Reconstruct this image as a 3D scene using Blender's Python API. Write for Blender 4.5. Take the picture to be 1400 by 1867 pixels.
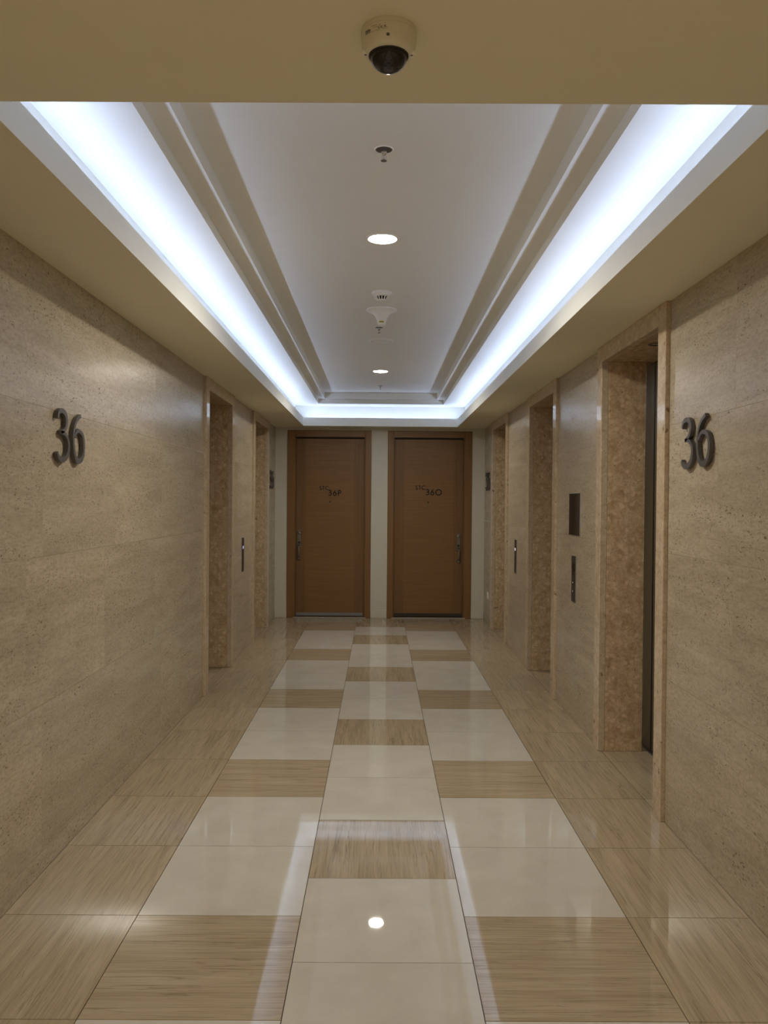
import bpy, bmesh, math, random
from mathutils import Vector, Matrix

# ------------------------------------------------------------------ scene, camera, light
S = bpy.context.scene
for o in list(bpy.data.objects):
    bpy.data.objects.remove(o)
COL = S.collection
S.view_settings.view_transform = 'Standard'
S.view_settings.look = 'None'
S.view_settings.gamma = 1.0
S.view_settings.use_curve_mapping = False
S.view_settings.exposure = 0.15
S.cycles.max_bounces = 9
S.cycles.diffuse_bounces = 6
S.cycles.glossy_bounces = 4
S.cycles.sample_clamp_indirect = 6.0
S.cycles.caustics_reflective = False
S.cycles.caustics_refractive = False

YAW, PITCH, ROLL, FPX = 0.0059, -0.01226, -0.00806, 1475.08
CAM = Vector((-0.02392, 0.0, 1.52524))
cd = bpy.data.cameras.new('camera')
cd.sensor_fit = 'VERTICAL'
cd.sensor_height = 36.0
cd.lens = FPX * 36.0 / 1867.0
cd.clip_start = 0.05
co = bpy.data.objects.new('camera', cd)
COL.objects.link(co)
_f = Vector((math.sin(YAW) * math.cos(PITCH), math.cos(YAW) * math.cos(PITCH), math.sin(PITCH)))
_r = Vector((math.cos(YAW), -math.sin(YAW), 0.0))
_u = _r.cross(_f)
_r2 = _r * math.cos(ROLL) - _u * math.sin(ROLL)
_u2 = _r * math.sin(ROLL) + _u * math.cos(ROLL)
co.matrix_world = Matrix(((_r2.x, _u2.x, -_f.x, CAM.x), (_r2.y, _u2.y, -_f.y, CAM.y), (_r2.z, _u2.z, -_f.z, CAM.z), (0, 0, 0, 1)))
S.camera = co

w = bpy.data.worlds.new('world')
S.world = w
w.use_nodes = True
w.node_tree.nodes['Background'].inputs[0].default_value = (0.0, 0.0, 0.0, 1)
w.node_tree.nodes['Background'].inputs[1].default_value = 0.0

COVE_POWER = 21.0        # emission of the cove light strips (cool white)
LENS_GLOW = 60.0         # emission of the lit downlight lenses (warm white)
DOWN_WATTS = 24.0        # beam of each lit downlight
COVE_COL = (0.55, 0.68, 1.0)
DOWN_COL = (1.0, 0.94, 0.82)

# ------------------------------------------------------------------ dimensions
WL, WR = -1.39, 1.357          # faces of the side walls
H = 2.495                      # soffit height
END = 10.617                   # end wall
BACK = -3.6                    # lobby goes on behind the camera
TQ = 2.3606                    # a joint of the floor grid
HEAD = 2.396                   # top of the lift openings
TRIM_W, TRIM_T = 0.108, 0.022
R_OPEN = [(3.966, 4.966), (6.364, 7.364), (8.758, 9.758)]
L_OPEN = [(6.408, 7.402), (8.795, 9.789)]

# ------------------------------------------------------------------ materials
MATS = {}

def new_mat(name):
    m = bpy.data.materials.new(name)
    m.use_nodes = True
    nt = m.node_tree
    b = nt.nodes['Principled BSDF']
    MATS[name] = m
    return m, nt, b

def node(nt, kind, **kw):
    n = nt.nodes.new(kind)
    for k, v in kw.items():
        if isinstance(k, str) and hasattr(n, k):
            setattr(n, k, v)
        else:
            n.inputs[k].default_value = v
    return n

def mapped(nt, scale, rand=0.0):
    """world position times scale, shifted per object so that every slab has its own figure"""
    g = nt.nodes.new('ShaderNodeNewGeometry')
    mp = nt.nodes.new('ShaderNodeMapping')
    mp.inputs['Scale'].default_value = scale
    src = g.outputs['Position']
    if rand:
        oi = nt.nodes.new('ShaderNodeObjectInfo')
        mu = nt.nodes.new('ShaderNodeMath'); mu.operation = 'MULTIPLY'
        nt.links.new(oi.outputs['Random'], mu.inputs[0]); mu.inputs[1].default_value = rand
        ad = nt.nodes.new('ShaderNodeVectorMath'); ad.operation = 'ADD'
        nt.links.new(src, ad.inputs[0]); nt.links.new(mu.outputs[0], ad.inputs[1])
        src = ad.outputs[0]
    nt.links.new(src, mp.inputs['Vector'])
    return mp.outputs[0]

def noise(nt, vec, scale=1.0, detail=6.0, rough=0.6, dist=0.0):
    n = nt.nodes.new('ShaderNodeTexNoise')
    n.inputs['Scale'].default_value = scale
    n.inputs['Detail'].default_value = detail
    n.inputs['Roughness'].default_value = rough
    n.inputs['Distortion'].default_value = dist
    nt.links.new(vec, n.inputs['Vector'])
    return n.outputs[0]

def ramp(nt, fac, stops):
    r = nt.nodes.new('ShaderNodeValToRGB')
    el = r.color_ramp.elements
    while len(el) < len(stops):
        el.new(0.5)
    for e, (p, c) in zip(el, stops):
        e.position = p
        e.color = (c[0], c[1], c[2], 1) if not isinstance(c, (int, float)) else (c, c, c, 1)
    nt.links.new(fac, r.inputs[0])
    return r.outputs[0]

def mix(nt, fac, a, b, mode='MIX'):
    n = nt.nodes.new('ShaderNodeMix')
    n.data_type = 'RGBA'
    n.blend_type = mode
    for sock, v in ((n.inputs[0], fac), (n.inputs[6], a), (n.inputs[7], b)):
        if isinstance(v, bpy.types.NodeSocket):
            nt.links.new(v, sock)
        elif isinstance(v, (int, float)):
            sock.default_value = v if sock == n.inputs[0] else (v, v, v, 1)
        else:
            sock.default_value = (v[0], v[1], v[2], 1)
    return n.outputs[2]

def bump(nt, b, h, strength, dist=0.002):
    n = nt.nodes.new('ShaderNodeBump')
    n.inputs['Strength'].default_value = strength
    n.inputs['Distance'].default_value = dist
    nt.links.new(h, n.inputs['Height'])
    nt.links.new(n.outputs[0], b.inputs['Normal'])

def per_slab(nt, col, amount):
    oi = nt.nodes.new('ShaderNodeObjectInfo')
    v = ramp(nt, oi.outputs['Random'], [(0.0, 1 - amount), (1.0, 1.0)])
    return mix(nt, 1.0, col, v, 'MULTIPLY')

def plain(name, col, rough=0.5, metal=0.0, spec=0.5, grain=0.0, gscale=60.0, coat=0.0):
    m, nt, b = new_mat(name)
    b.inputs['Roughness'].default_value = rough
    b.inputs['Metallic'].default_value = metal
    b.inputs['Specular IOR Level'].default_value = spec
    b.inputs['Coat Weight'].default_value = coat
    v = mapped(nt, (1, 1, 1))
    n = noise(nt, v, gscale, 4)
    c = ramp(nt, n, [(0.3, tuple(x * (1 - grain) for x in col)), (0.7, tuple(min(1, x * (1 + grain)) for x in col))])
    nt.links.new(c, b.inputs['Base Color'])
    return m

def emitter(name, col, strength):
    m, nt, b = new_mat(name)
    b.inputs['Base Color'].default_value = (0.8, 0.8, 0.8, 1)
    b.inputs['Emission Color'].default_value = (*col, 1)
    b.inputs['Emission Strength'].default_value = strength
    return m

def travertine():
    m, nt, b = new_mat('travertine')
    a = noise(nt, mapped(nt, (2.0, 1.3, 10.0), 7.0), 1.0, 8, 0.66, 0.5)
    f = noise(nt, mapped(nt, (20, 22, 110), 7.0), 1.0, 6, 0.7, 0.3)
    g = noise(nt, mapped(nt, (60, 60, 75), 7.0), 1.0, 4, 0.7)
    p = noise(nt, mapped(nt, (34, 52, 120), 7.0), 1.0, 3, 0.55, 0.4)
    big = noise(nt, mapped(nt, (3, 2.6, 9), 7.0), 1.0, 5, 0.6)
    base = ramp(nt, a, [(0.28, (0.41, 0.335, 0.235)), (0.5, (0.50, 0.415, 0.295)), (0.72, (0.575, 0.485, 0.355))])
    fine = ramp(nt, f, [(0.36, 0.62), (0.50, 0.98), (0.8, 1.08)])
    c = mix(nt, 0.6, base, fine, 'MULTIPLY')
    c = mix(nt, 0.5, c, ramp(nt, g, [(0.33, 0.70), (0.55, 1.02), (0.75, 1.12)]), 'MULTIPLY')
    # short dark pits that gather in bands
    pm = ramp(nt, p, [(0.612, 0.0), (0.655, 1.0)])
    bm_ = ramp(nt, big, [(0.44, 0.12), (0.58, 1.0)])
    pits = mix(nt, 1.0, pm, bm_, 'MULTIPLY')
    c = mix(nt, mix(nt, 1.0, pits, 0.85, 'MULTIPLY'), c, (0.13, 0.09, 0.05))
    c = per_slab(nt, c, 0.09)
    nt.links.new(c, b.inputs['Base Color'])
    b.inputs['Roughness'].default_value = 0.235
    b.inputs['Specular IOR Level'].default_value = 0.5
    inv = mix(nt, 1.0, (1, 1, 1), pits, 'SUBTRACT')
    bump(nt, b, inv, 0.3, 0.0015)
    return m

def vein_tile(name, along):
    """polished wood-vein marble; along = axis of the veins"""
    m, nt, b = new_mat(name)
    k = lambda al, ac: (al, ac, 1) if along == 'X' else (ac, al, 1)
    a = noise(nt, mapped(nt, k(1.6, 18), 9.0), 1.0, 7, 0.62, 0.5)
    v = noise(nt, mapped(nt, k(4.0, 150), 9.0), 1.0, 6, 0.7, 0.3)
    v2 = noise(nt, mapped(nt, k(2.5, 60), 9.0), 1.0, 5, 0.65, 0.4)
    d = noise(nt, mapped(nt, k(0.7, 17), 9.0), 1.0, 5, 0.6, 0.3)
    e = noise(nt, mapped(nt, k(3.0, 9), 9.0), 1.0, 3, 0.5)
    base = ramp(nt, a, [(0.28, (0.345, 0.268, 0.170)), (0.5, (0.395, 0.312, 0.203)), (0.72, (0.440, 0.353, 0.238))])
    c = mix(nt, 0.75, base, ramp(nt, v, [(0.35, 0.72), (0.52, 1.0), (0.72, 1.12)]), 'MULTIPLY')
    c = mix(nt, 0.6, c, ramp(nt, v2, [(0.36, 0.78), (0.5, 1.0), (0.7, 1.06)]), 'MULTIPLY')
    # long thin dark veins, broken up along their length
    dark = ramp(nt, d, [(0.488, 0.0), (0.5, 1.0), (0.512, 0.0)])
    dark = mix(nt, 1.0, dark, ramp(nt, e, [(0.42, 0.0), (0.6, 1.0)]), 'MULTIPLY')
    c = mix(nt, mix(nt, 1.0, dark, 0.62, 'MULTIPLY'), c, (0.15, 0.105, 0.06))
    c = per_slab(nt, c, 0.07)
    nt.links.new(c, b.inputs['Base Color'])
    b.inputs['Roughness'].default_value = 0.025
    b.inputs['Specular IOR Level'].default_value = 0.5
    return m

def white_tile():
    m, nt, b = new_mat('cream_tile')
    a = noise(nt, mapped(nt, (5, 5, 5), 9.0), 1.0, 7, 0.6, 0.4)
    c = ramp(nt, a, [(0.3, (0.50, 0.46, 0.385)), (0.7, (0.565, 0.525, 0.45))])
    c = per_slab(nt, c, 0.05)
    nt.links.new(c, b.inputs['Base Color'])
    b.inputs['Roughness'].default_value = 0.018
    b.inputs['Specular IOR Level'].default_value = 0.5
    return m

def shell_stone(name, cols, blob_amt):
    """polished fossil limestone round the lift openings"""
    m, nt, b = new_mat(name)
    v = mapped(nt, (1, 1, 1), 5.0)
    wn = nt.nodes.new('ShaderNodeTexNoise')
    wn.inputs['Scale'].default_value = 22.0; wn.inputs['Detail'].default_value = 4.0
    nt.links.new(v, wn.inputs['Vector'])
    ad = nt.nodes.new('ShaderNodeVectorMath'); ad.operation = 'SCALE'
    nt.links.new(wn.outputs['Color'], ad.inputs[0]); ad.inputs['Scale'].default_value = 0.045
    a2 = nt.nodes.new('ShaderNodeVectorMath'); a2.operation = 'ADD'
    nt.links.new(v, a2.inputs[0]); nt.links.new(ad.outputs[0], a2.inputs[1])
    def cells(scale, lo, hi):
        vo = nt.nodes.new('ShaderNodeTexVoronoi')
        vo.inputs['Scale'].default_value = scale
        nt.links.new(a2.outputs[0], vo.inputs['Vector'])
        sep = nt.nodes.new('ShaderNodeSeparateColor')
        nt.links.new(vo.outputs['Color'], sep.inputs[0])
        cell = ramp(nt, sep.outputs[0], [(lo, 0.0), (hi, 1.0)])
        edge = ramp(nt, vo.outputs['Distance'], [(0.30, 1.0), (0.50, 0.0)])
        return mix(nt, 1.0, cell, edge, 'MULTIPLY'), sep.outputs[1]
    b1, _ = cells(27.0, 0.55, 0.75)
    b2, tone = cells(60.0, 0.45, 0.7)
    n = noise(nt, v, 18.0, 8, 0.7, 0.6)
    n2 = noise(nt, v, 75.0, 5, 0.7)
    d, c0, l = cols
    base = ramp(nt, n, [(0.33, d), (0.5, c0), (0.68, l)])
    base = mix(nt, 0.7, base, ramp(nt, n2, [(0.35, 0.72), (0.5, 1.0), (0.7, 1.12)]), 'MULTIPLY')
    hi_ = tuple(min(1.0, x * 1.22) for x in l)
    c = mix(nt, mix(nt, 1.0, b1, blob_amt, 'MULTIPLY'), base, hi_)
    c = mix(nt, mix(nt, 1.0, b2, blob_amt * 0.8, 'MULTIPLY'), c, tuple(x * 0.72 for x in c0))
    sp = noise(nt, v, 19.0, 3, 0.55)
    dark = ramp(nt, sp, [(0.675, 0.0), (0.71, 1.0)])
    c = mix(nt, mix(nt, 1.0, dark, 0.7, 'MULTIPLY'), c, (0.12, 0.065, 0.03))
    nt.links.new(c, b.inputs['Base Color'])
    b.inputs['Roughness'].default_value = 0.05
    return m

def wood(name, axis, tone=1.0):
    m, nt, b = new_mat(name)
    sc = {'X': (1.4, 6, 60), 'Z': (60, 6, 1.4)}[axis]
    sf = {'X': (5, 6, 260), 'Z': (260, 6, 5)}[axis]
    a = noise(nt, mapped(nt, sc, 3.0), 1.0, 6, 0.6, 0.3)
    f = noise(nt, mapped(nt, sf, 3.0), 1.0, 4, 0.6)
    base = ramp(nt, a, [(0.28, tuple(tone * x for x in (0.255, 0.127, 0.044))), (0.52, tuple(tone * x for x in (0.300, 0.155, 0.055))), (0.75, tuple(tone * x for x in (0.345, 0.187, 0.070)))])
    fine = ramp(nt, f, [(0.35, 0.87), (0.6, 1.04)])
    c = mix(nt, 0.7, base, fine, 'MULTIPLY')
    nt.links.new(c, b.inputs['Base Color'])
    b.inputs['Roughness'].default_value = 0.42
    b.inputs['Specular IOR Level'].default_value = 0.35
    return m

def brushed(name, col, rough):
    m, nt, b = new_mat(name)
    n = noise(nt, mapped(nt, (300, 300, 3)), 1.0, 4)
    c = ramp(nt, n, [(0.3, tuple(0.8 * x for x in col)), (0.7, col)])
    nt.links.new(c, b.inputs['Base Color'])
    b.inputs['Metallic'].default_value = 1.0
    b.inputs['Roughness'].default_value = rough
    return m

travertine()
vein_tile('vein_tile_lengthwise', 'Y')
vein_tile('vein_tile_crosswise', 'X')
white_tile()
shell_stone('shell_limestone', ((0.42, 0.28, 0.15), (0.57, 0.41, 0.245), (0.70, 0.53, 0.345)), 0.55)
shell_stone('shell_limestone_trim', ((0.47, 0.355, 0.235), (0.56, 0.44, 0.305), (0.64, 0.52, 0.375)), 0.28)
wood('oak_horizontal', 'X', 0.72)
wood('oak_vertical', 'Z', 0.62)
wood('oak_frame', 'Z', 0.72)
brushed('lift_steel', (0.46, 0.44, 0.40), 0.24)
brushed('panel_steel', (0.30, 0.28, 0.25), 0.35)
plain('plate_dark', (0.040, 0.034, 0.028), 0.38, spec=0.3, grain=0.1)
plain('grout', (0.055, 0.040, 0.025), 0.8, grain=0.15)
plain('stone_joint', (0.78, 0.72, 0.60), 0.8, grain=0.1)
plain('soffit_paint', (0.79, 0.745, 0.575), 0.6, spec=0.3, grain=0.015, gscale=9)
plain('tray_paint', (0.855, 0.85, 0.80), 0.6, spec=0.3, grain=0.01, gscale=9)
plain('end_wall_paint', (0.60, 0.57, 0.475), 0.6, spec=0.3, grain=0.015, gscale=9)
plain('back_wall_paint', (0.60, 0.54, 0.42), 0.6, spec=0.3, grain=0.015, gscale=9)
plain('bronze', (0.135, 0.125, 0.12), 0.42, metal=0.55, grain=0.08)
plain('dark_bronze', (0.06, 0.05, 0.04), 0.38, metal=0.6, grain=0.1)
plain('pewter', (0.24, 0.22, 0.195), 0.30, metal=0.9, grain=0.08)
plain('letter_paint', (0.020, 0.014, 0.009), 0.6, spec=0.2, grain=0.05)
plain('black_glass', (0.010, 0.010, 0.012), 0.06, grain=0.05)
plain('dome_glass', (0.010, 0.010, 0.012), 0.05, grain=0.05)
MATS['dome_glass'].node_tree.nodes['Principled BSDF'].inputs['IOR'].default_value = 1.5
plain('dark_rubber', (0.02, 0.018, 0.016), 0.7, grain=0.1)
plain('alu_strip', (0.24, 0.235, 0.23), 0.45, metal=0.5, grain=0.05)
plain('rim_metal', (0.33, 0.30, 0.25), 0.45, metal=0.3, grain=0.05)
plain('white_plastic', (0.90, 0.89, 0.85), 0.38, grain=0.01)
plain('cream_plastic', (0.70, 0.66, 0.52), 0.35, grain=0.01)
plain('label_paper', (0.72, 0.66, 0.51), 0.5, grain=0.01)
plain('print_grey', (0.10, 0.09, 0.08), 0.6, grain=0.05)
plain('yellow_label', (0.72, 0.60, 0.06), 0.5, grain=0.03)
plain('chrome', (0.72, 0.74, 0.78), 0.12, metal=1.0, grain=0.03)
plain('recess_dark', (0.10, 0.085, 0.07), 0.6, grain=0.1)
plain('threshold_stone', (0.36, 0.31, 0.25), 0.3, grain=0.08)
plain('tube_housing', (0.75, 0.75, 0.75), 0.5, grain=0.02)
emitter('cove_tube_glow', COVE_COL, COVE_POWER)
emitter('downlight_glow', DOWN_COL, LENS_GLOW)
emitter('digit_white', (0.85, 0.85, 1.0), 1.1)
emitter('digit_blue', (0.45, 0.55, 1.0), 1.3)
emitter('arrow_white', (0.9, 0.9, 0.8), 0.35)

# ------------------------------------------------------------------ building helpers
WPOS = {}          # world position of every object, for parenting without scale or rotation

def link(o, parent, pos):
    COL.objects.link(o)
    pos = Vector(pos)
    WPOS[o] = pos
    if parent is not None:
        o.parent = parent
        o.location = pos - WPOS[parent]
    else:
        o.location = pos
    return o

def tag(o, label=None, cat=None, group=None, kind=None):
    if label: o['label'] = label
    if cat: o['category'] = cat
    if group: o['group'] = group
    if kind: o['kind'] = kind
    return o

def empty(name, pos, parent=None):
    o = bpy.data.objects.new(name, None)
    o.empty_display_size = 0.05
    return link(o, parent, pos)

def from_bm(name, bm, mat, parent=None, pos=(0, 0, 0), smooth=None):
    """bm is in coordinates relative to pos"""
    me = bpy.data.meshes.new(name)
    bmesh.ops.recalc_face_normals(bm, faces=bm.faces)
    bm.to_mesh(me); bm.free()
    me.materials.append(MATS[mat])
    if smooth is not None:
        me.shade_smooth()
        me.set_sharp_from_angle(angle=math.radians(smooth))
    return link(bpy.data.objects.new(name, me), parent, pos)

CACHE = {}

def box(name, x0, x1, y0, y1, z0, z1, mat, parent=None, bev=0.0):
    d = (abs(x1 - x0), abs(y1 - y0), abs(z1 - z0))
    key = tuple(round(v, 4) for v in d) + (mat, bev)
    me = CACHE.get(key)
    if me is None:
        bm = bmesh.new()
        bmesh.ops.create_cube(bm, size=1.0)
        bmesh.ops.scale(bm, vec=d, verts=bm.verts)
        if bev:
            bmesh.ops.bevel(bm, geom=list(bm.edges), offset=bev, segments=1, affect='EDGES', clamp_overlap=True)
        me = bpy.data.meshes.new(name)
        bm.to_mesh(me); bm.free()
        me.materials.append(MATS[mat])
        CACHE[key] = me
    o = bpy.data.objects.new(name, me)
    return link(o, parent, ((x0 + x1) / 2, (y0 + y1) / 2, (z0 + z1) / 2))

def lathe_bm(profile, seg=32, axis='Z', close=True):
    """profile [(r, h)] turned about the axis"""
    bm = bmesh.new()
    rings = []
    for r, h in profile:
        if r < 1e-6:
            rings.append([bm.verts.new((0, 0, h))])
        else:
            rings.append([bm.verts.new((r * math.cos(2 * math.pi * i / seg), r * math.sin(2 * math.pi * i / seg), h)) for i in range(seg)])
    for a, b in zip(rings, rings[1:]):
        if len(a) == 1 and len(b) == 1:
            continue
        for i in range(seg):
            j = (i + 1) % seg
            if len(a) == 1: bm.faces.new((a[0], b[i], b[j]))
            elif len(b) == 1: bm.faces.new((a[i], a[j], b[0]))
            else: bm.faces.new((a[i], a[j], b[j], b[i]))
    if axis == 'Y':
        bmesh.ops.rotate(bm, cent=(0, 0, 0), matrix=Matrix.Rotation(math.radians(90), 3, 'X'), verts=bm.verts)
    if axis == 'X':
        bmesh.ops.rotate(bm, cent=(0, 0, 0), matrix=Matrix.Rotation(math.radians(90), 3, 'Y'), verts=bm.verts)
    return bm

def lathe(name, profile, mat, parent, pos, seg=32, axis='Z', smooth=40):
    return from_bm(name, lathe_bm(profile, seg, axis), mat, parent, pos, smooth)

def cut_wall(name, u0, u1, z0, z1, opens, plane, t0, t1, mat, parent=None):
    """a wall with openings that reach the floor; opens [(ua, ub, head)]; plane 'X' -> u is y, 'Y' -> u is x"""
    us = sorted({u0, u1} | {v for a, b, h in opens for v in (a, b)})
    zs = sorted({z0, z1} | {h for a, b, h in opens})
    P = lambda u, z, t: (t, u, z) if plane == 'X' else (u, t, z)
    nu, nz = len(us) - 1, len(zs) - 1
    solid = lambda i, j: 0 <= i < nu and 0 <= j < nz and not any(a <= us[i] and us[i + 1] <= b and zs[j + 1] <= h for a, b, h in opens)
    bm = bmesh.new()
    V = {}
    def v(i, j, k):
        if (i, j, k) not in V:
            V[i, j, k] = bm.verts.new(P(us[i], zs[j], (t0, t1)[k]))
        return V[i, j, k]
    for i in range(nu):
        for j in range(nz):
            if not solid(i, j):
                continue
            for k in (0, 1):
                bm.faces.new((v(i, j, k), v(i + 1, j, k), v(i + 1, j + 1, k), v(i, j + 1, k)))
            for (di, dj), (p, q) in (((-1, 0), ((i, j), (i, j + 1))), ((1, 0), ((i + 1, j), (i + 1, j + 1))), ((0, -1), ((i, j), (i + 1, j))), ((0, 1), ((i, j + 1), (i + 1, j + 1)))):
                if not solid(i + di, j + dj):
                    bm.faces.new((v(*p, 0), v(*q, 0), v(*q, 1), v(*p, 1)))
    return from_bm(name, bm, mat, parent)

def spline(pts, n=8):
    """Catmull-Rom through 2-D points"""
    P = [Vector(p) for p in pts]
    P = [P[0] * 2 - P[1]] + P + [P[-1] * 2 - P[-2]]
    out = []
    for i in range(1, len(P) - 2):
        for k in range(n):
            t = k / n
            a, b, c, d = P[i - 1], P[i], P[i + 1], P[i + 2]
            out.append(0.5 * ((2 * b) + (c - a) * t + (2 * a - 5 * b + 4 * c - d) * t * t + (3 * b - a - 3 * c + d) * t ** 3))
    out.append(P[-2])
    return out

def ribbon(bm, pts, width, place, depth, n=6, smooth=True):
    """a stroke of the given width along pts, extruded by depth; place(u, v, t) -> 3-D point"""
    C = spline(pts, n) if smooth and len(pts) > 2 else [Vector(p) for p in pts]
    L = []
    for i, p in enumerate(C):
        d = (C[min(i + 1, len(C) - 1)] - C[max(i - 1, 0)])
        d.normalize()
        nrm = Vector((-d.y, d.x))
        wd = width(i / (len(C) - 1)) if callable(width) else width
        L.append((p + nrm * wd / 2, p - nrm * wd / 2))
    rows = [[bm.verts.new(place(q.x, q.y, t)) for q in (a, b) for t in (0, depth)] for a, b in L]   # a0 a1 b0 b1
    for r, s in zip(rows, rows[1:]):
        for i, j in ((0, 1), (1, 3), (3, 2), (2, 0)):
            bm.faces.new((r[i], s[i], s[j], r[j]))
    for r in (rows[0], rows[-1]):
        bm.faces.new((r[0], r[1], r[3], r[2]))

# ------------------------------------------------------------------ floor
floor = box('floor', WL - 0.42, WR + 0.42, BACK - 0.1, END + 0.2, -0.08, -0.006, 'grout')
tag(floor, 'polished lobby floor of cream and wood-vein marble tiles', None, None, 'structure')
G = 0.0032

def tile(x0, x1, y0, y1, mat):
    return box('tile', x0 + G / 2, x1 - G / 2, y0 + G / 2, y1 - G / 2, -0.006, 0.0, mat, floor)

k0 = math.floor((BACK - TQ) / 0.6)
for k in range(k0, 15):
    y0, y1 = max(TQ + 0.6 * k, BACK), min(TQ + 0.6 * (k + 1), END)
    if y1 - y0 > 0.02:
        brown = (k % 3 == 0) or k >= 12
        for x0, x1 in ((-0.9, -0.3), (0.3, 0.9)):
            tile(x0, x1, y0, y1, 'vein_tile_crosswise' if brown else 'cream_tile')
        tile(WL, -0.9, y0, y1, 'vein_tile_lengthwise')
        tile(0.9, WR, y0, y1, 'vein_tile_lengthwise')
    y0, y1 = max(TQ + 0.3 + 0.6 * k, BACK), min(TQ + 0.3 + 0.6 * (k + 1), END)
    if y1 - y0 > 0.02:
        brown = (k % 3 == 1) or k >= 12
        tile(-0.3, 0.3, y0, y1, 'vein_tile_lengthwise' if brown else 'cream_tile')
# tiles inside the lift openings
for side, wall, opens in ((1, WR, R_OPEN), (-1, WL, L_OPEN)):
    for a, b in opens:
        ys = [a] + [TQ + 0.6 * k for k in range(0, 14) if a + 0.02 < TQ + 0.6 * k < b - 0.02] + [b]
        for y0, y1 in zip(ys, ys[1:]):
            xs = sorted((wall, wall + side * 0.285))
            tile(xs[0], xs[1], y0, y1, 'vein_tile_lengthwise')

# ------------------------------------------------------------------ side walls
COURSES = [0.0, 0.088, 0.690, 1.2925, 1.900, H]
JOINT0 = [None, 3.29, 3.14, 3.295, 3.14]
PT = 0.012

def side_wall(name, wall, side, opens, label):
    t0 = wall + side * 0.0020                    # pointing lies just behind the slab faces
    wl = cut_wall(name, BACK, END, -0.006, H + 0.3, [(a - 0.025, b + 0.025, HEAD + 0.025) for a, b in opens], 'X', t0, t0 + side * 0.12, 'stone_joint')
    tag(wl, label, None, None, 'structure')
    edges = [BACK] + [v for a, b in opens for v in (a - TRIM_W, b + TRIM_W)] + [END]
    for s0, s1 in zip(edges[0::2], edges[1::2]):
        for ci in range(5):
            z0, z1 = COURSES[ci], COURSES[ci + 1]
            if ci == 0:
                js = [TQ + 1.2 * k for k in range(-8, 9)]
            else:
                js = [JOINT0[ci] + 0.9 * k for k in range(-9, 10)]
            ys = [s0] + [j for j in js if s0 + 0.06 < j < s1 - 0.06] + [s1]
            for y0, y1 in zip(ys, ys[1:]):
                xs = sorted((wall, wall + side * PT))
                box('stone_base' if ci == 0 else 'stone_panel', xs[0], xs[1], y0 + 0.0003, y1 - 0.0003, z0 + (0.0012 if ci else 0.0), z1 - 0.0012, 'travertine', wl)
    return wl

wall_left = side_wall('wall_left', WL, -1, L_OPEN, 'left wall clad in pitted beige travertine panels')
wall_right = side_wall('wall_right', WR, 1, R_OPEN, 'right wall clad in pitted beige travertine panels')

# ------------------------------------------------------------------ end wall and back wall
DOORS = [(-1.229, -0.132), (0.084, 1.185)]
FRAME_TOP = 2.457
wall_end = cut_wall('wall_end', WL - 0.12, WR + 0.12, -0.006, H + 0.3, [(a + 0.02, b - 0.02, FRAME_TOP - 0.02) for a, b in DOORS], 'Y', END, END + 0.14, 'end_wall_paint')
tag(wall_end, 'painted grey-green end wall around the two wooden doors', None, None, 'structure')
for x0, x1 in ((WL, DOORS[0][0]), (DOORS[0][1], DOORS[1][0]), (DOORS[1][1], WR)):
    box('baseboard', x0 + 0.001, x1 - 0.001, END - 0.012, END - 0.0002, 0.0, 0.105, 'end_wall_paint', wall_end, 0.003)
wall_back = box('wall_back', WL - 0.12, WR + 0.12, BACK - 0.12, BACK, -0.006, H + 0.3, 'back_wall_paint')
tag(wall_back, 'plain painted wall at the other end of the lobby', None, None, 'structure')

# ------------------------------------------------------------------ ceiling with its lit tray
def rect(xl, xr, ynl, ynr, yf):
    return [(xl, ynl), (xr, ynr), (xr, yf), (xl, yf)]

NL, NR = 1.992, 1.966
r_open = rect(-1.003, 0.970, NL, NR, 10.38)
r_lip = rect(-1.018, 0.985, NL - .015, NR - .015, 10.395)
r_back = rect(-1.118, 1.070, NL - .115, NR - .115, 10.50)
r_s1 = rect(-0.802, 0.777, NL + .18, NR + .18, 10.20)
r_s2 = rect(-0.715, 0.687, NL + .27, NR + .27, 10.11)
Z_LIP, Z_SHELF, Z_COVE, Z_LEDGE, Z_TOP = 2.60, 2.545, 2.76, 2.812, 2.882

def ring(name, steps, mat, parent):
    """steps [(rect, z)]: strips that run round the tray, mitred at the corners"""
    bm = bmesh.new()
    rows = [[bm.verts.new((x, y, z)) for x, y in r] for r, z in steps]
    for a, b in zip(rows, rows[1:]):
        for i in range(4):
            j = (i + 1) % 4
            bm.faces.new((a[i], a[j], b[j], b[i]))
    return from_bm(name, bm, mat, parent)

outer = rect(WL - 0.05, WR + 0.05, BACK - 0.05, BACK - 0.05, END + 0.05)
ceiling = ring('ceiling', [(outer, H + 0.03), (outer, H), (r_open, H)], 'soffit_paint', None)
tag(ceiling, 'cream soffit with a long recessed light tray in the middle', None, None, 'structure')
ring('fascia', [(r_open, H), (r_open, Z_LIP), (r_lip, Z_LIP), (r_lip, Z_SHELF)], 'tray_paint', ceiling)
ring('cove_shelf', [(r_lip, Z_SHELF), (r_back, Z_SHELF)], 'tray_paint', ceiling)
ring('cove_back', [(r_back, Z_SHELF), (r_back, Z_COVE)], 'tray_paint', ceiling)
ring('cove_top', [(r_back, Z_COVE), (r_s1, Z_COVE)], 'tray_paint', ceiling)
ring('lower_step', [(r_s1, Z_COVE), (r_s1, Z_LEDGE), (r_s2, Z_LEDGE)], 'tray_paint', ceiling)
ring('upper_step', [(r_s2, Z_LEDGE), (r_s2, Z_TOP)], 'tray_paint', ceiling)
bm = bmesh.new()
bm.faces.new([bm.verts.new((x, y, Z_TOP)) for x, y in r_s2])
from_bm('tray_panel', bm, 'tray_paint', ceiling)

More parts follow.
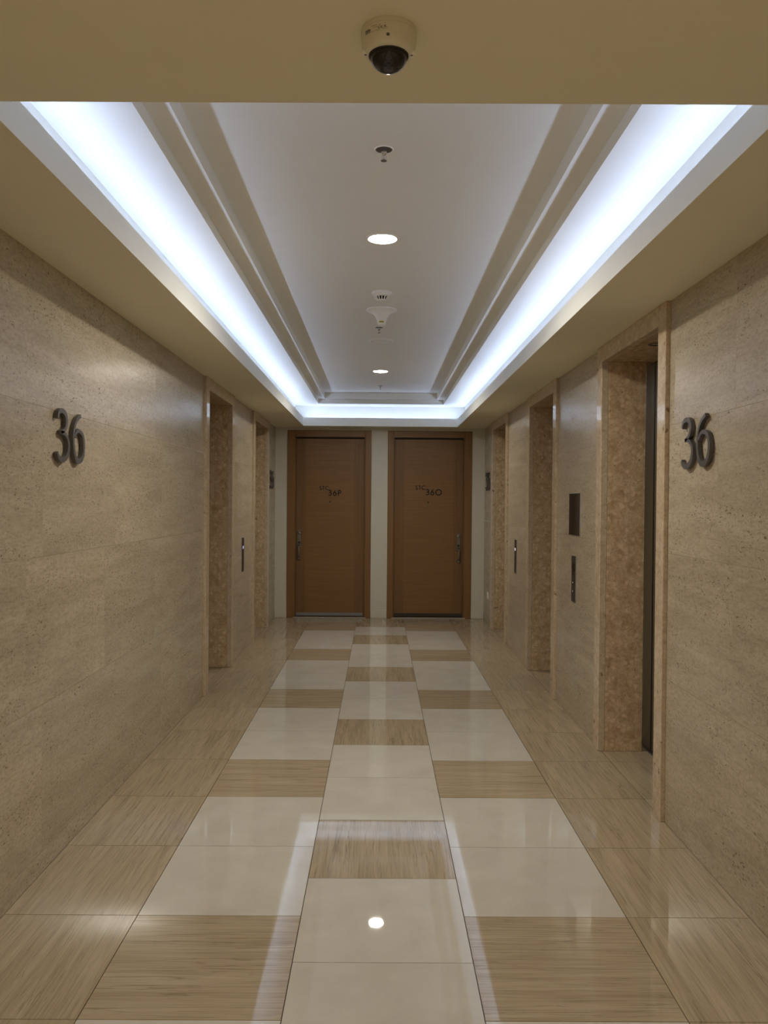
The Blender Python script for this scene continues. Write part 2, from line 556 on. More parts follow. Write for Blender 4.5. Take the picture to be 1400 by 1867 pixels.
# light strips lying in the cove, behind the lip
def cove_strip(p, q, inward, label):
    p, q = Vector(p), Vector(q)
    c = (p + q) / 2
    root = empty('cove_light_strip', (c.x, c.y, Z_SHELF))
    tag(root, label, 'light strip', 'light strips in the ceiling coves', 'thing')
    L = (q - p).length
    along_y = abs(q.y - p.y) > abs(q.x - p.x)
    def bx(name, hl, hw, z0, z1, mat):
        if along_y: return box(name, c.x - hw, c.x + hw, c.y - hl, c.y + hl, z0, z1, mat, root)
        return box(name, c.x - hl, c.x + hl, c.y - hw, c.y + hw, z0, z1, mat, root)
    bx('channel', L / 2, 0.014, Z_SHELF + 0.0005, Z_SHELF + 0.034, 'tube_housing')
    # diffuser turned inwards and up, over the lip
    tilt = math.radians(52)                    # of the face from the horizontal
    ix, iy = inward
    n = max(1, round(L / 0.6))
    bm = bmesh.new()
    rows = []
    for k in range(n + 1):
        e = -L / 2 + L * k / n
        row = []
        for t, d in ((-0.010, 0.0), (-0.005, 0.0015), (0.005, 0.0015), (0.010, 0.0), (0.010, -0.006), (-0.010, -0.006)):
            h_ = t * math.sin(tilt) + d * math.cos(tilt)
            s_ = -t * math.cos(tilt) + d * math.sin(tilt)
            row.append(bm.verts.new((s_ * ix, e, h_) if along_y else (e, s_ * iy, h_)))
        rows.append(row)
    for r0, r1 in zip(rows, rows[1:]):
        for i in range(6):
            bm.faces.new((r0[i], r0[(i + 1) % 6], r1[(i + 1) % 6], r1[i]))
    bm.faces.new(rows[0]); bm.faces.new(rows[-1])
    o = from_bm('diffuser', bm, 'cove_tube_glow', root, (c.x, c.y, Z_SHELF + 0.0445), 50)
    o.data.materials.append(MATS['tube_housing'])
    for f in o.data.polygons:
        if f.normal.z < 0.2 or abs(f.normal.dot(Vector((0, 1, 0) if along_y else (1, 0, 0)))) > 0.9:
            f.material_index = 1

TX = 0.047
cove_strip((-1.003 - TX, 1.99, 0), (-1.003 - TX, 10.36, 0), (1, 0), 'long cool white light strip hidden in the left ceiling cove')
cove_strip((0.970 + TX, 1.99, 0), (0.970 + TX, 10.36, 0), (-1, 0), 'long cool white light strip hidden in the right ceiling cove')
cove_strip((-0.96, 10.38 + TX, 0), (0.93, 10.38 + TX, 0), (0, -1), 'cool white light strip hidden in the far end of the ceiling cove')
cove_strip((-0.6, NR - TX, 0), (0.57, NR - TX, 0), (0, 1), 'cool white light strip hidden in the near cove above the dome camera')

# ------------------------------------------------------------------ the two apartment doors
def glyph(ch):
    """strokes of a plain geometric capital or figure in a box of height 1"""
    def arc(cx, cy, rx, ry, a0, a1, n=10):
        return [(cx + rx * math.cos(math.radians(a0 + (a1 - a0) * i / n)), cy + ry * math.sin(math.radians(a0 + (a1 - a0) * i / n))) for i in range(n + 1)]
    return {
        'S': (0.5, [arc(0.25, 0.74, 0.20, 0.21, 35, 250, 8)[:-1] + [(0.27, 0.51)] + arc(0.24, 0.27, 0.21, 0.22, 75, -145, 8)]),
        'T': (0.5, [[(0.0, 0.95), (0.5, 0.95)], [(0.25, 0.95), (0.25, 0.0)]]),
        'C': (0.78, [arc(0.48, 0.5, 0.43, 0.46, 45, 315, 14)]),
        '3': (0.52, [arc(0.24, 0.74, 0.19, 0.21, 150, -85, 9) + [(0.16, 0.53)], [(0.16, 0.53)] + arc(0.24, 0.28, 0.22, 0.24, 85, -150, 10)]),
        '6': (0.58, [[(0.40, 0.97), (0.12, 0.45)], arc(0.28, 0.29, 0.23, 0.25, 0, 360, 18)]),
        'P': (0.50, [[(0.07, 0.0), (0.07, 0.95)], [(0.07, 0.95), (0.2, 0.95)] + arc(0.22, 0.71, 0.23, 0.24, 80, -80, 8) + [(0.2, 0.47), (0.07, 0.47)]]),
        'O': (0.98, [arc(0.48, 0.48, 0.44, 0.46, 0, 360, 22)]),
        'E': (0.5, [[(0.42, 0.95), (0.07, 0.95), (0.07, 0.0), (0.42, 0.0)], [(0.07, 0.5), (0.36, 0.5)]]),
    }[ch]

def lettering(name, text, x0, x1, z0, z1, y, parent, gap=0.17, stroke=0.165):
    """raised letters on a plane facing the camera (-y)"""
    adv = [glyph(c)[0] for c in text]
    total = sum(adv) + gap * (len(text) - 1)
    kx, kz = (x1 - x0) / total, (z1 - z0)
    bm = bmesh.new()
    cx, cz = (x0 + x1) / 2, (z0 + z1) / 2
    u = 0.0
    for c, a in zip(text, adv):
        for st in glyph(c)[1]:
            pts = [((u + p[0]) * kx, p[1] * kz) for p in st]
            ribbon(bm, pts, stroke * kz, lambda s_, v_, t_: (x0 + s_ - cx, -t_, z0 + v_ - cz), 0.004, n=2, smooth=len(st) > 4)
        u += a + gap
    return from_bm(name, bm, 'letter_paint', parent, (cx, y, cz))

def apartment_door(n, fx0, fx1, in0, in1, lf0, lf1, s0, s1, hx, htop, text, tx, ty, px, label):
    root = empty('door_%d' % n, ((fx0 + fx1) / 2, END, 0))
    tag(root, label, None, None, 'structure')
    yf, yl = END - 0.018, END + 0.035
    for a, b in ((fx0, in0), (in1, fx1)):
        box('frame_post', a, b, yf, END + 0.10, 0.0, FRAME_TOP, 'oak_frame', root, 0.004)
    box('frame_head', in0 + 0.0005, in1 - 0.0005, yf + 0.001, END + 0.10, 2.372, FRAME_TOP, 'oak_horizontal', root, 0.003)
    # narrow stop inside the frame
    box('door_stop', in0, in0 + 0.012, END + 0.012, END + 0.09, 0.0, 2.372, 'oak_vertical', root)
    box('door_stop', in1 - 0.012, in1, END + 0.012, END + 0.09, 0.0, 2.372, 'oak_vertical', root)
    box('door_stop', in0 + 0.012, in1 - 0.012, END + 0.012, END + 0.09, 2.360, 2.372, 'dark_rubber', root)
    # leaf: stiles, rail and the veneered field between them
    zt, zb = 2.352, 0.018
    lf0, lf1 = in0 + 0.014, in1 - 0.014
    leaf = box('door_leaf', lf0, lf1, yl + 0.002, yl + 0.045, zb, zt, 'oak_vertical', root)
    box('stile', lf0, s0 - 0.0008, yl - 0.0005, yl + 0.002, zb, zt, 'oak_vertical', leaf, 0.0005)
    box('stile', s1 + 0.0008, lf1, yl - 0.0005, yl + 0.002, zb, zt, 'oak_vertical', leaf, 0.0005)
    box('top_rail', s0 + 0.0008, s1 - 0.0008, yl - 0.0005, yl + 0.002, 2.243, zt, 'oak_horizontal', leaf, 0.0005)
    box('field_panel', s0 + 0.0008, s1 - 0.0008, yl - 0.0005, yl + 0.002, zb, 2.241, 'oak_horizontal', leaf, 0.0005)
    box('door_sweep', lf0 + 0.004, lf1 - 0.004, yl - 0.010, yl - 0.0006, zb + 0.004, zb + 0.045, 'alu_strip' if n == 1 else 'dark_bronze', leaf, 0.002)
    box('threshold', in0 - 0.02, in1 + 0.02, END - 0.045, END + 0.10, 0.0002, 0.010, 'threshold_stone', root, 0.003)
    # entry handle: long back plate, lock cylinder, thumb piece, grip and its foot
    hs = box('handle_plate', hx - 0.026, hx + 0.026, yl - 0.014, yl - 0.0006, htop - 0.225, htop, 'pewter', root, 0.003)
    lathe('lock_cylinder', [(0, 0.016), (0.012, 0.016), (0.017, 0.012), (0.019, 0), (0, 0)], 'pewter', hs, (hx, yl - 0.014, htop - 0.042), 20, 'Y')
    box('key_slot', hx - 0.0015, hx + 0.0015, yl - 0.031, yl - 0.0298, htop - 0.050, htop - 0.034, 'dark_rubber', hs)
    box('thumb_recess', hx - 0.015, hx + 0.015, yl - 0.0155, yl - 0.0138, htop - 0.172, htop - 0.150, 'dark_rubber', hs)
    bm = bmesh.new()
    ribbon(bm, [(0.0, 0.0), (0.018, 0.004), (0.034, -0.004), (0.040, -0.014)], 0.006, lambda a, b, t: (t - 0.013, -a, b), 0.026, 4)
    from_bm('thumb_piece', bm, 'pewter', hs, (hx, yl - 0.013, htop - 0.176), 50)
    bm = bmesh.new()
    grip = [(0.0, 0.0), (0.026, -0.010), (0.044, -0.040), (0.048, -0.085), (0.044, -0.125), (0.028, -0.150), (0.006, -0.158)]
    ribbon(bm, grip, lambda t: 0.014 + 0.003 * math.sin(math.pi * t), lambda a, b, t: (t - 0.009, -a, b), 0.018, 6)
    bmesh.ops.bevel(bm, geom=[e for e in bm.edges if len(e.link_faces) == 2 and e.calc_face_angle(0) > 1.0], offset=0.004, segments=2, affect='EDGES')
    from_bm('grip', bm, 'pewter', hs, (hx, yl - 0.012, htop - 0.195), 45)
    box('grip_foot', hx - 0.020, hx + 0.020, yl - 0.022, yl - 0.0006, htop - 0.388, htop - 0.350, 'pewter', hs, 0.004)
    # peephole
    ph = lathe('peephole', [(0, 0.004), (0.006, 0.004), (0.0065, 0.006), (0.010, 0.006), (0.012, 0.003), (0.012, 0), (0, 0)], 'dark_bronze', root, (px[0], yl - 0.0006, px[1]), 20, 'Y')
    lathe('lens', [(0, 0.0065), (0.004, 0.006), (0.0058, 0.0045), (0, 0.004)], 'black_glass', ph, (px[0], yl - 0.0006, px[1]), 14, 'Y')
    lettering('building_letters', 'STC', *tx, yl - 0.0006, root)
    lettering('unit_number', text, *ty, yl - 0.0006, root)
    return root

apartment_door(1, -1.229, -0.132, -1.131, -0.212, -1.117, -0.222, -1.003, -0.346, -1.073, 1.148, '36P',
               (-0.812, -0.692, 1.677, 1.728), (-0.695, -0.527, 1.604, 1.678), (-0.671, 1.523),
               'left wooden apartment door marked 36P with pewter handle at its left edge')
apartment_door(2, 0.084, 1.185, 0.163, 1.092, 0.178, 1.077, 0.300, 0.958, 1.022, 1.120, '36O',
               (0.450, 0.580, 1.692, 1.745), (0.588, 0.798, 1.622, 1.698), (0.621, 1.526),
               'right wooden apartment door marked 36O with pewter handle at its right edge')

# ------------------------------------------------------------------ lift openings
def lift(n, wall, side, a, b, label):
    root = empty('door_%d' % n, (wall, (a + b) / 2, 0))
    tag(root, label, None, None, 'structure')
    X = lambda d: wall + side * d
    def bx(name, d0, d1, y0, y1, z0, z1, mat, par=root, bev=0.0):
        xs = sorted((X(d0), X(d1)))
        return box(name, xs[0], xs[1], y0, y1, z0, z1, mat, par, bev)
    # stone surround, proud of the wall
    for y0, y1 in ((a - TRIM_W + 0.0005, a), (b, b + TRIM_W - 0.0005)):
        bx('surround_post', -TRIM_T, 0.020, y0, y1, 0.0, H - 0.0005, 'shell_limestone_trim', root, 0.0025)
    bx('surround_head', -TRIM_T + 0.0003, 0.020, a + 0.0005, b - 0.0005, HEAD, H - 0.0005, 'shell_limestone_trim', root, 0.002)
    # polished reveals
    bx('reveal', 0.0205, 0.25, a - 0.02, a, 0.0, HEAD, 'shell_limestone', root, 0.001)
    bx('reveal', 0.0205, 0.25, b, b + 0.02, 0.0, HEAD, 'shell_limestone', root, 0.001)
    hd = bx('reveal_head', 0.0205, 0.30, a - 0.02, b + 0.02, HEAD + 0.0005, HEAD + 0.02, 'shell_limestone', root, 0.001)
    # steel frame and the two door leaves
    bx('steel_jamb', 0.2505, 0.345, a - 0.02, a, 0.0, HEAD, 'lift_steel', root, 0.001)
    bx('steel_jamb', 0.2505, 0.345, b, b + 0.02, 0.0, HEAD, 'lift_steel', root, 0.001)
    bx('steel_head', 0.3005, 0.345, a - 0.02, b + 0.02, HEAD, HEAD + 0.02, 'lift_steel', root, 0.001)
    m = (a + b) / 2
    bx('lift_leaf', 0.306, 0.34, a + 0.010, m - 0.002, 0.006, HEAD - 0.003, 'lift_steel', root, 0.002)
    bx('lift_leaf', 0.306, 0.34, m + 0.002, b - 0.010, 0.006, HEAD - 0.003, 'lift_steel', root, 0.002)
    bx('shaft_back', 0.346, 0.36, a - 0.03, b + 0.03, -0.006, HEAD + 0.03, 'dark_rubber', root)
    bx('lift_sill', 0.2855, 0.345, a, b, -0.006, 0.0, 'panel_steel', root, 0.001)
    # small unlit lamp set into the head
    lathe('head_lamp', [(0, 0.012), (0.024, 0.012), (0.026, -0.001), (0.036, -0.003), (0.040, 0.0), (0.040, 0.012)], 'dark_bronze', hd,
          (X(0.115), m - 0.06, HEAD), 28)
    return root

lift(3, WR, 1, *R_OPEN[0], 'nearest lift opening on the right with fossil limestone surround')
lift(4, WR, 1, *R_OPEN[1], 'middle lift opening on the right between the two call plates')
lift(5, WR, 1, *R_OPEN[2], 'farthest lift opening on the right, next to the end wall')
lift(6, WL, -1, *L_OPEN[0], 'nearer lift opening on the left wall with limestone surround')
lift(7, WL, -1, *L_OPEN[1], 'farther lift opening on the left wall, near the end wall')

# ------------------------------------------------------------------ things on the walls
D3A = [(-0.1424, 0.0667), (-0.1323, 0.0907), (-0.103, 0.1026), (-0.0753, 0.0987), (-0.0544, 0.0842), (-0.0468, 0.0648), (-0.0532, 0.0406), (-0.0704, 0.0239), (-0.1086, 0.0103)]
D3B = [(-0.1086, 0.0103), (-0.0702, 0.0072), (-0.0397, -0.0088), (-0.0231, -0.0346), (-0.0273, -0.0654), (-0.0477, -0.0903), (-0.0822, -0.1056), (-0.1119, -0.1055), (-0.137, -0.092), (-0.1475, -0.0762)]
D6 = [(0.1175, 0.1024), (0.0774, 0.0842), (0.0497, 0.0572), (0.0339, 0.0246), (0.0297, -0.0102), (0.0346, -0.0443), (0.0463, -0.0747), (0.065, -0.0962), (0.0885, -0.1037), (0.1217, -0.095), (0.1457, -0.0724), (0.156, -0.0361), (0.1509, -0.0044), (0.1351, 0.0192), (0.1062, 0.0309), (0.0825, 0.0323), (0.0593, 0.0216), (0.0433, 0.003)]

def floor_number(wall, side, yc, label):
    root = empty('floor_number', (wall, yc, 1.7995))
    tag(root, label, 'number sign', 'raised 36 floor numbers')
    fl = -side                                   # on the right wall the figures run towards the camera
    st = lambda t: 0.0155 + 0.008 * math.sin(math.pi * min(1, max(0, t))) ** 2
    place = lambda u, v, t: (-side * (0.003 + t), fl * u, v)
    for strokes in ((D3A, D3B), (D6,)):
        bm = bmesh.new()
        for sk in strokes:
            ribbon(bm, sk, st, place, 0.017, 6)
        from_bm('figure', bm, 'bronze', root, (wall, yc, 1.7995), 35)
    # short pins that hold the figures off the stone
    for u, v in ((-0.047, 0.07), (-0.024, -0.05), (0.034, 0.02), (0.15, -0.03)):
        bm = bmesh.new()
        ribbon(bm, [(u - 0.004, v), (u + 0.004, v)], 0.008, lambda p, q, t: (-side * t, fl * p, q), 0.0035, 1, False)
        from_bm('pin', bm, 'dark_bronze', root, (wall, yc, 1.7995))

floor_number(WL, -1, 3.542, 'large bronze number 36 in the foreground of the left wall')
floor_number(WR, 1, 3.500, 'large bronze number 36 on the right wall beside the nearest lift')
floor_number(WL, -1, 10.19, 'distant bronze number 36 on the left wall next to door 36P')
floor_number(WR, 1, 10.25, 'distant bronze number 36 on the right wall next to door 36O')

def call_plate(wall, side, y0, y1, z0, z1, digit_mat, label):
    root = empty('lift_call_plate', (wall, (y0 + y1) / 2, z0))
    tag(root, label, 'call button', 'lift call plates')
    X = lambda d: wall - side * d
    def bx(name, d0, d1, ya, yb, za, zb, mat, par=root, bev=0.0):
        xs = sorted((X(d0), X(d1)))
        return box(name, xs[0], xs[1], ya, yb, za, zb, mat, par, bev)
    hh = z1 - z0
    bx('rim', 0.0003, 0.004, y0, y1, z0, z1, 'rim_metal', root, 0.001)
    bx('face_plate', 0.0041, 0.006, y0 + 0.004, y1 - 0.004, z0 + 0.004, z1 - 0.004, 'plate_dark', root, 0.0008)
    yc = (y0 + y1) / 2
    wz = 0.045
    wd = bx('display_window', 0.0061, 0.0068, yc - 0.036, yc + 0.036, z1 - hh * 0.36, z1 - hh * 0.18, 'black_glass', root)
    if digit_mat:
        for dy in (-0.012, 0.016):
            bx('lit_digit', 0.0069, 0.0073, yc + dy - 0.0045, yc + dy + 0.0045, z1 - hh * 0.335, z1 - hh * 0.25, digit_mat, wd)
    else:
        bx('slot', 0.0061, 0.0068, yc - 0.030, yc + 0.030, z1 - hh * 0.41, z1 - hh * 0.375, 'black_glass', root)
    for fr, up in ((0.577, 1), (0.77, -1)):
        zc = z1 - hh * fr
        bt = lathe('call_button', [(0, 0.0028), (0.012, 0.0028), (0.0135, 0.002), (0.0135, 0), (0, 0)], 'plate_dark', root, (X(0.006), yc, zc), 20, 'X')
        bt.scale = (-side, 1, 1) if side > 0 else (1, 1, 1)
        bm = bmesh.new()
        tri = [(-0.006, -0.005 * up), (0.006, -0.005 * up), (0.0, 0.006 * up)]
        vs = [[bm.verts.new((-side * t, p, q)) for p, q in tri] for t in (0.0, 0.0005)]
        bm.faces.new(vs[0]); bm.faces.new(vs[1])
        for i in range(3):
            bm.faces.new((vs[0][i], vs[0][(i + 1) % 3], vs[1][(i + 1) % 3], vs[1][i]))
        from_bm('arrow', bm, 'arrow_white' if not digit_mat else 'pewter', root, (X(0.0089), yc, zc))

call_plate(WR, 1, 5.645, 5.765, 0.829, 1.160, None, 'steel lift call plate with two arrows under the square dark panel')
call_plate(WR, 1, 8.09, 8.205, 0.818, 1.160, 'digit_white', 'steel lift call plate with white digits on the right wall')
call_plate(WL, -1, 8.045, 8.165, 0.816, 1.162, 'digit_blue', 'steel lift call plate with bluish digits on the left wall')

# square dark glass panel
r = empty('indicator_panel', (WR, 5.70, 1.298))
tag(r, 'square dark glass indicator panel on the right wall above a call plate', 'display panel')
box('rim', WR - 0.004, WR - 0.0003, 5.546, 5.856, 1.298, 1.601, 'rim_metal', r, 0.001)
box('dark_glass', WR - 0.006, WR - 0.0041, 5.550, 5.852, 1.302, 1.597, 'black_glass', r, 0.0008)
# socket plate low on the right wall by the end
r = empty('socket_plate', (WR, 10.18, 0.315))
tag(r, 'small white socket plate low on the right wall beside the farthest lift', 'socket')
box('plate', WR - 0.010, WR - 0.0003, 10.12, 10.24, 0.315, 0.400, 'white_plastic', r, 0.003)
box('rocker', WR - 0.013, WR - 0.0101, 10.155, 10.205, 0.335, 0.380, 'white_plastic', r, 0.0015)

# ------------------------------------------------------------------ things on the ceiling
CXL = -0.018

def downlight(x, y, z, label, group, power=1.0):
    root = empty('downlight', (x, y, z))
    tag(root, label, 'downlight', group)
    lathe('trim_ring', [(0.0735, -0.0005), (0.0735, -0.0034), (0.079, -0.0045), (0.086, -0.003), (0.087, -0.0003), (0.0735, -0.0003)], 'white_plastic', root, (x, y, z), 48)
    lathe('lens', [(0.0, -0.0045), (0.0733, -0.0036), (0.0733, -0.0008), (0.0, -0.0008)], 'downlight_glow', root, (x, y, z), 40)
    ld = bpy.data.lights.new('downlight_beam', 'AREA')
    ld.shape = 'DISK'; ld.size = 0.14; ld.energy = DOWN_WATTS * power; ld.color = DOWN_COL; ld.spread = math.radians(164)
    link(bpy.data.objects.new('downlight_beam', ld), root, (x, y, z - 0.008))
    return root

GD = 'lit round downlights'
downlight(CXL, 4.185, Z_TOP, 'larger lit round downlight between the first sprinkler and the smoke detector', GD)
downlight(CXL - 0.004, 8.41, Z_TOP, 'smaller lit round downlight in front of the end doors', GD, 0.8)
downlight(CXL, -0.05, H, 'lit round downlight in the soffit above the photographer', GD)
downlight(CXL, -2.2, H, 'lit round downlight in the soffit behind the photographer', GD)

def sprinkler(x, y, label):
    z = Z_TOP
    root = empty('sprinkler_head', (x, y, z))
    tag(root, label, 'sprinkler', 'ceiling sprinkler heads')
    lathe('escutcheon_ring', [(0.032, -0.0003), (0.032, -0.003), (0.036, -0.004), (0.0385, -0.0003)], 'white_plastic', root, (x, y, z), 36)
    lathe('recess_cup', [(0.0, -0.0012), (0.0319, -0.0012), (0.0319, -0.0003), (0.0, -0.0003)], 'recess_dark', root, (x, y, z), 32)
    lathe('thread_body', [(0.0, -0.0013), (0.011, -0.0013), (0.011, -0.008), (0.0085, -0.009), (0.0085, -0.011), (0.011, -0.012), (0.011, -0.018), (0.007, -0.021), (0.005, -0.023), (0.0, -0.023)], 'chrome', root, (x, y, z), 24)
    for s in (-1, 1):
        bm = bmesh.new()
        ribbon(bm, [(0.0055 * s, -0.020), (0.0085 * s, -0.027), (0.0065 * s, -0.034), (0.0015 * s, -0.0395)], 0.0025, lambda a, b, t: (a, t - 0.0012, b), 0.0025, 4)
        from_bm('yoke_arm', bm, 'chrome', root, (x, y, z), 50)
    lathe('glass_bulb', [(0, -0.023), (0.0018, -0.0245), (0.0022, -0.030), (0.0015, -0.0375), (0, -0.0385)], 'chrome', root, (x, y, z), 12)
    lathe('deflector', [(0, -0.0395), (0.0035, -0.0395), (0.004, -0.0425), (0.0115, -0.043), (0.0115, -0.0442), (0, -0.0442)], 'pewter', root, (x, y, z), 24)

sprinkler(CXL + 0.001, 3.13, 'nearest sprinkler head with chrome body, just past the soffit edge')
sprinkler(CXL - 0.018, 6.30, 'sprinkler head just behind the white trumpet-shaped antenna')
sprinkler(CXL - 0.004, 9.44, 'farthest sprinkler head close to the end of the light tray')

# smoke detector
x, y, z = CXL, 5.25, Z_TOP
r = empty('smoke_detector', (x, y, z))
tag(r, 'white round smoke detector with dark slots on the tray ceiling', 'smoke detector')
lathe('base', [(0.0, -0.0003), (0.064, -0.0003), (0.066, -0.006), (0.0655, -0.014), (0.060, -0.018), (0.0, -0.018)], 'white_plastic', r, (x, y, z), 40)
body = lathe('body', [(0.0, -0.0182), (0.055, -0.0182), (0.055, -0.026), (0.050, -0.029), (0.0, -0.029)], 'white_plastic', r, (x, y, z), 40)
lathe('sensing_chamber', [(0.0, -0.0292), (0.034, -0.0292), (0.030, -0.050), (0.0, -0.050)], 'dark_rubber', r, (x, y, z), 32)
lathe('cap', [(0.0, -0.0502), (0.034, -0.0502), (0.034, -0.053), (0.028, -0.057), (0.0, -0.058)], 'white_plastic', r, (x, y, z), 36)
for i in range(14):
    a = 2 * math.pi * (i + 0.5) / 14
    bm = bmesh.new()
    ribbon(bm, [(0.048, -0.0292), (0.0335, -0.052)], 0.005, lambda p, q, t: (p * math.cos(a) - (t - 0.003) * math.sin(a), p * math.sin(a) + (t - 0.003) * math.cos(a), q), 0.006, 1, False)
    from_bm('rib', bm, 'white_plastic', body, (x, y, z))

# trumpet antenna
x, y = CXL, 5.72
r = empty('ceiling_antenna', (x, y, z))
tag(r, 'white trumpet-shaped ceiling antenna with a yellow label', 'antenna')
lathe('rim_plate', [(0.0, -0.0003), (0.104, -0.0003), (0.108, -0.004), (0.108, -0.009), (0.104, -0.012), (0.0, -0.012)], 'white_plastic', r, (x, y, z), 56)
lathe('horn', [(0.0, -0.0122), (0.103, -0.0122), (0.088, -0.016), (0.070, -0.024), (0.054, -0.037), (0.042, -0.054), (0.034, -0.074), (0.029, -0.094), (0.0265, -0.108), (0.023, -0.112), (0.0, -0.113)], 'white_plastic', r, (x, y, z), 56, 'Z', 60)
bm = bmesh.new()
rows = []
for q in (-0.086, -0.0975):
    rr = 0.0315 if q > -0.09 else 0.0290
    rows.append([bm.verts.new(((rr + 0.0006) * math.sin(t), -(rr + 0.0006) * math.cos(t), q)) for t in [(-0.62 + 1.24 * i / 8) for i in range(9)]])
for i in range(8):
    bm.faces.new((rows[0][i], rows[0][i + 1], rows[1][i + 1], rows[1][i]))
lb = from_bm('label_band', bm, 'yellow_label', r, (x, y, z), 60)
for t0, t1 in ((-0.40, -0.22), (-0.15, 0.05), (0.12, 0.38)):
    bm = bmesh.new()
    rows = [[bm.verts.new((0.0314 * math.sin(t), -0.0314 * math.cos(t) - 0.0006, q)) for t in (t0, (t0 + t1) / 2, t1)] for q in (-0.0895, -0.0945)]
    for i in range(2):
        bm.faces.new((rows[0][i], rows[0][i + 1], rows[1][i + 1], rows[1][i]))
    from_bm('print', bm, 'print_grey', lb, (x, y, z))

# flush round cover
x, y = CXL, 6.83
r = empty('round_ceiling_cover', (x, y, z))
tag(r, 'flush round ceiling cover with a thin rim, behind the antenna', 'ceiling cover')
lathe('rim', [(0.084, -0.0003), (0.085, -0.005), (0.091, -0.0065), (0.099, -0.004), (0.101, -0.0003)], 'white_plastic', r, (x, y, z), 56)
lathe('groove', [(0.0803, -0.0003), (0.0803, -0.0012), (0.0838, -0.0012), (0.0838, -0.0003)], 'recess_dark', r, (x, y, z), 48)
lathe('disc', [(0.0, -0.0003), (0.0, -0.0035), (0.078, -0.0035), (0.080, -0.0003)], 'tray_paint', r, (x, y, z), 48)

# small fittings under the soffit above the two doors
for xc, lab in ((-0.70, 'small white box under the soffit above door 36P'), (0.64, 'small white box under the soffit above door 36O')):
    r = empty('ceiling_contact', (xc, END - 0.05, H))
    tag(r, lab, 'door sensor', 'small boxes above the doors')
    box('case', xc - 0.035, xc + 0.035, END - 0.065, END - 0.035, H - 0.016, H - 0.0004, 'soffit_paint', r, 0.003)
    box('cover_seam', xc - 0.0355, xc + 0.0355, END - 0.0655, END - 0.0345, H - 0.009, H - 0.008, 'recess_dark', r)

# dome camera on the soffit
x, y = CXL + 0.006, 1.680
KC = 0.80                      # squat housing
r = empty('dome_camera', (x, y, H))
tag(r, 'cream dome security camera with black bubble on the near soffit', 'camera')
lathe('mount_ring', [(q, KC * h) for q, h in [(0.0, -0.0003), (0.057, -0.0003), (0.0575, -0.004), (0.0575, -0.011), (0.0565, -0.012), (0.0, -0.012)]], 'cream_plastic', r, (x, y, H), 64)
hs = lathe('housing', [(q, KC * h) for q, h in [(0.0, -0.0125), (0.0572, -0.0125), (0.0572, -0.020), (0.0560, -0.040), (0.0535, -0.052), (0.049, -0.060), (0.0440, -0.0635), (0.0415, -0.0635), (0.0405, -0.058), (0.0, -0.058)]], 'cream_plastic', r, (x, y, H), 64)
lathe('dome_collar', [(q, KC * h) for q, h in [(0.0, -0.0582), (0.0403, -0.0582), (0.0403, -0.0630), (0.0385, -0.0655), (0.0, -0.0655)]], 'dark_rubber', r, (x, y, H), 56)
dome = [(0.0372, -0.0656)] + [(0.0372 * math.cos(a), -0.068 - 0.0345 * math.sin(a)) for a in [math.radians(v) for v in range(0, 90, 8)]] + [(0.0, -0.1025)]
lathe('dome', [(q, KC * h) for q, h in dome], 'dome_glass', r, (x, y, H), 56, 'Z', 80)
for s in (-1, 1):
    e = lathe('screw_lug', [(q, KC * h) for q, h in [(0.0, -0.0625), (0.005, -0.0625), (0.006, -0.058), (0.006, -0.050), (0.0, -0.050)]], 'white_plastic', r, (x + s * 0.0475, y - 0.004, H), 16)
    lathe('screw', [(q, KC * h) for q, h in [(0.0, -0.0632), (0.0028, -0.0632), (0.0030, -0.0626), (0.0, -0.0626)]], 'pewter', e, (x + s * 0.0475, y - 0.004, H), 12)

def wrap(name, u0, u1, v0, v1, mat, parent, lift_=0.0003, nseg=6):
    """a patch lying on the housing's side; u angle (radians from the camera side), v height under the soffit"""
    def rad(v):
        return 0.0572 - (0.0012 * (v - 0.020) / 0.020 if v > 0.020 else 0)
    bm = bmesh.new()
    rows = []
    for v in (v0, v1):
        rr = rad(v) + lift_
        rows.append([bm.verts.new((rr * math.sin(u0 + (u1 - u0) * i / nseg), -rr * math.cos(u0 + (u1 - u0) * i / nseg), -v * KC)) for i in range(nseg + 1)])
    for i in range(nseg):
        bm.faces.new((rows[0][i], rows[0][i + 1], rows[1][i + 1], rows[1][i]))
    return from_bm(name, bm, mat, parent, (x, y, H), 60)

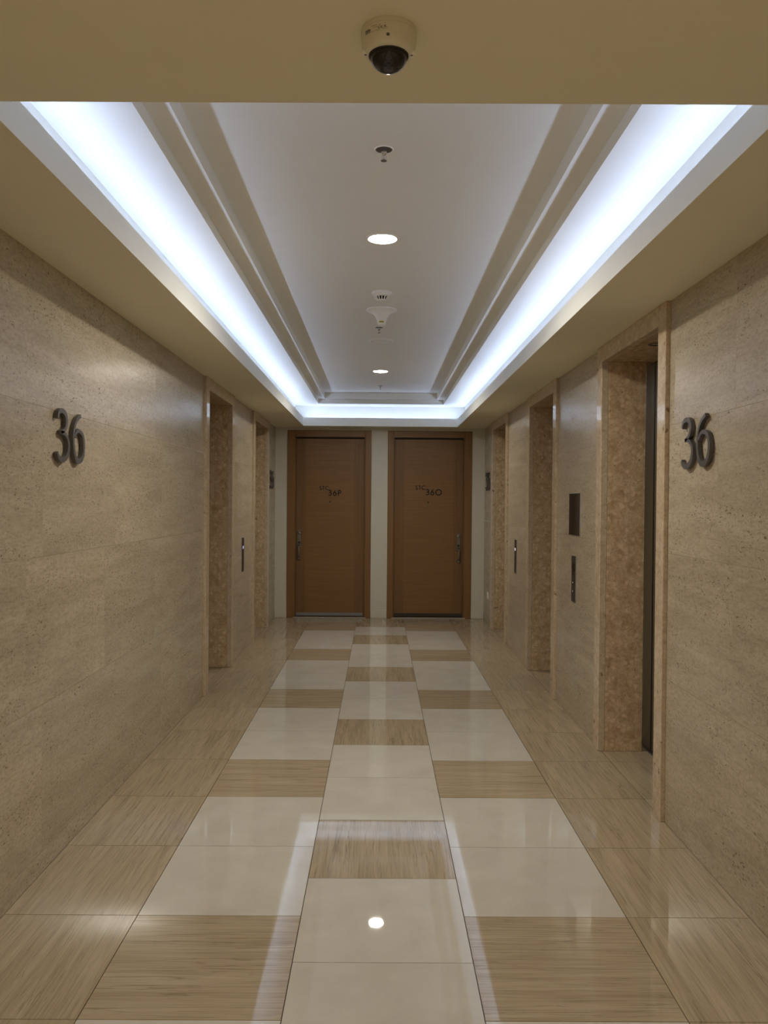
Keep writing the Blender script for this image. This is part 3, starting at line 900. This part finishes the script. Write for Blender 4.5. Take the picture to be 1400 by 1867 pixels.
lab = wrap('label', -1.02, 0.36, 0.0165, 0.0345, 'label_paper', hs, 0.0002, 18)
for u0, u1, v0, v1 in ((-0.98, -0.76, 0.0235, 0.0250), (-0.98, -0.70, 0.0262, 0.0290), (-0.98, -0.72, 0.0305, 0.0320), (-0.66, -0.42, 0.0200, 0.0210), (-0.60, -0.40, 0.0248, 0.0254),
                      (-0.95, -0.34, 0.0326, 0.0331), (-0.24, -0.10, 0.0315, 0.0320), (-0.16, -0.12, 0.0185, 0.0192), (-0.14, -0.06, 0.0286, 0.0294)):
    wrap('print_line', u0, u1, v0, v1, 'print_grey', lab, 0.0005)
def wrap_stroke(name, strokes, wd):
    bm = bmesh.new()
    for st in strokes:
        ribbon(bm, st, wd, lambda a, b, t: ((0.0566 + 0.0003 + t) * math.sin(a / 0.0566), -(0.0566 + 0.0003 + t) * math.cos(a / 0.0566), -b * KC), 0.0003, 2, len(st) > 3)
    from_bm(name, bm, 'print_grey', lab, (x, y, H))
arc = lambda cx, cy, q, a0, a1: [(cx + q * math.cos(math.radians(a0 + (a1 - a0) * i / 8)), cy + q * math.sin(math.radians(a0 + (a1 - a0) * i / 8))) for i in range(9)]
wrap_stroke('mark_c', [arc(-0.0195, 0.0272, 0.0026, 60, 300)], 0.0008)
wrap_stroke('mark_e', [arc(-0.0140, 0.0272, 0.0026, 60, 300), [(-0.0165, 0.0272), (-0.0140, 0.0272)]], 0.0008)
wrap_stroke('mark_triangle', [[(-0.0205, 0.0212), (-0.0165, 0.0212)], [(-0.0198, 0.0203), (-0.0172, 0.0203)], [(-0.0191, 0.0194), (-0.0179, 0.0194)]], 0.0010)
wrap_stroke('mark_bin', [[(-0.0105, 0.0240), (-0.0060, 0.0240)], [(-0.0098, 0.0240), (-0.0093, 0.0288)], [(-0.0067, 0.0240), (-0.0072, 0.0288)], [(-0.0100, 0.0288), (-0.0062, 0.0240)]], 0.0007)
lathe('tilt_screw_hole', [(0, 0.0006), (0.0030, 0.0006), (0.0034, 0), (0, 0)], 'recess_dark', hs, (x - 0.002, y - 0.0550, H - 0.0455 * KC), 16, 'Y')
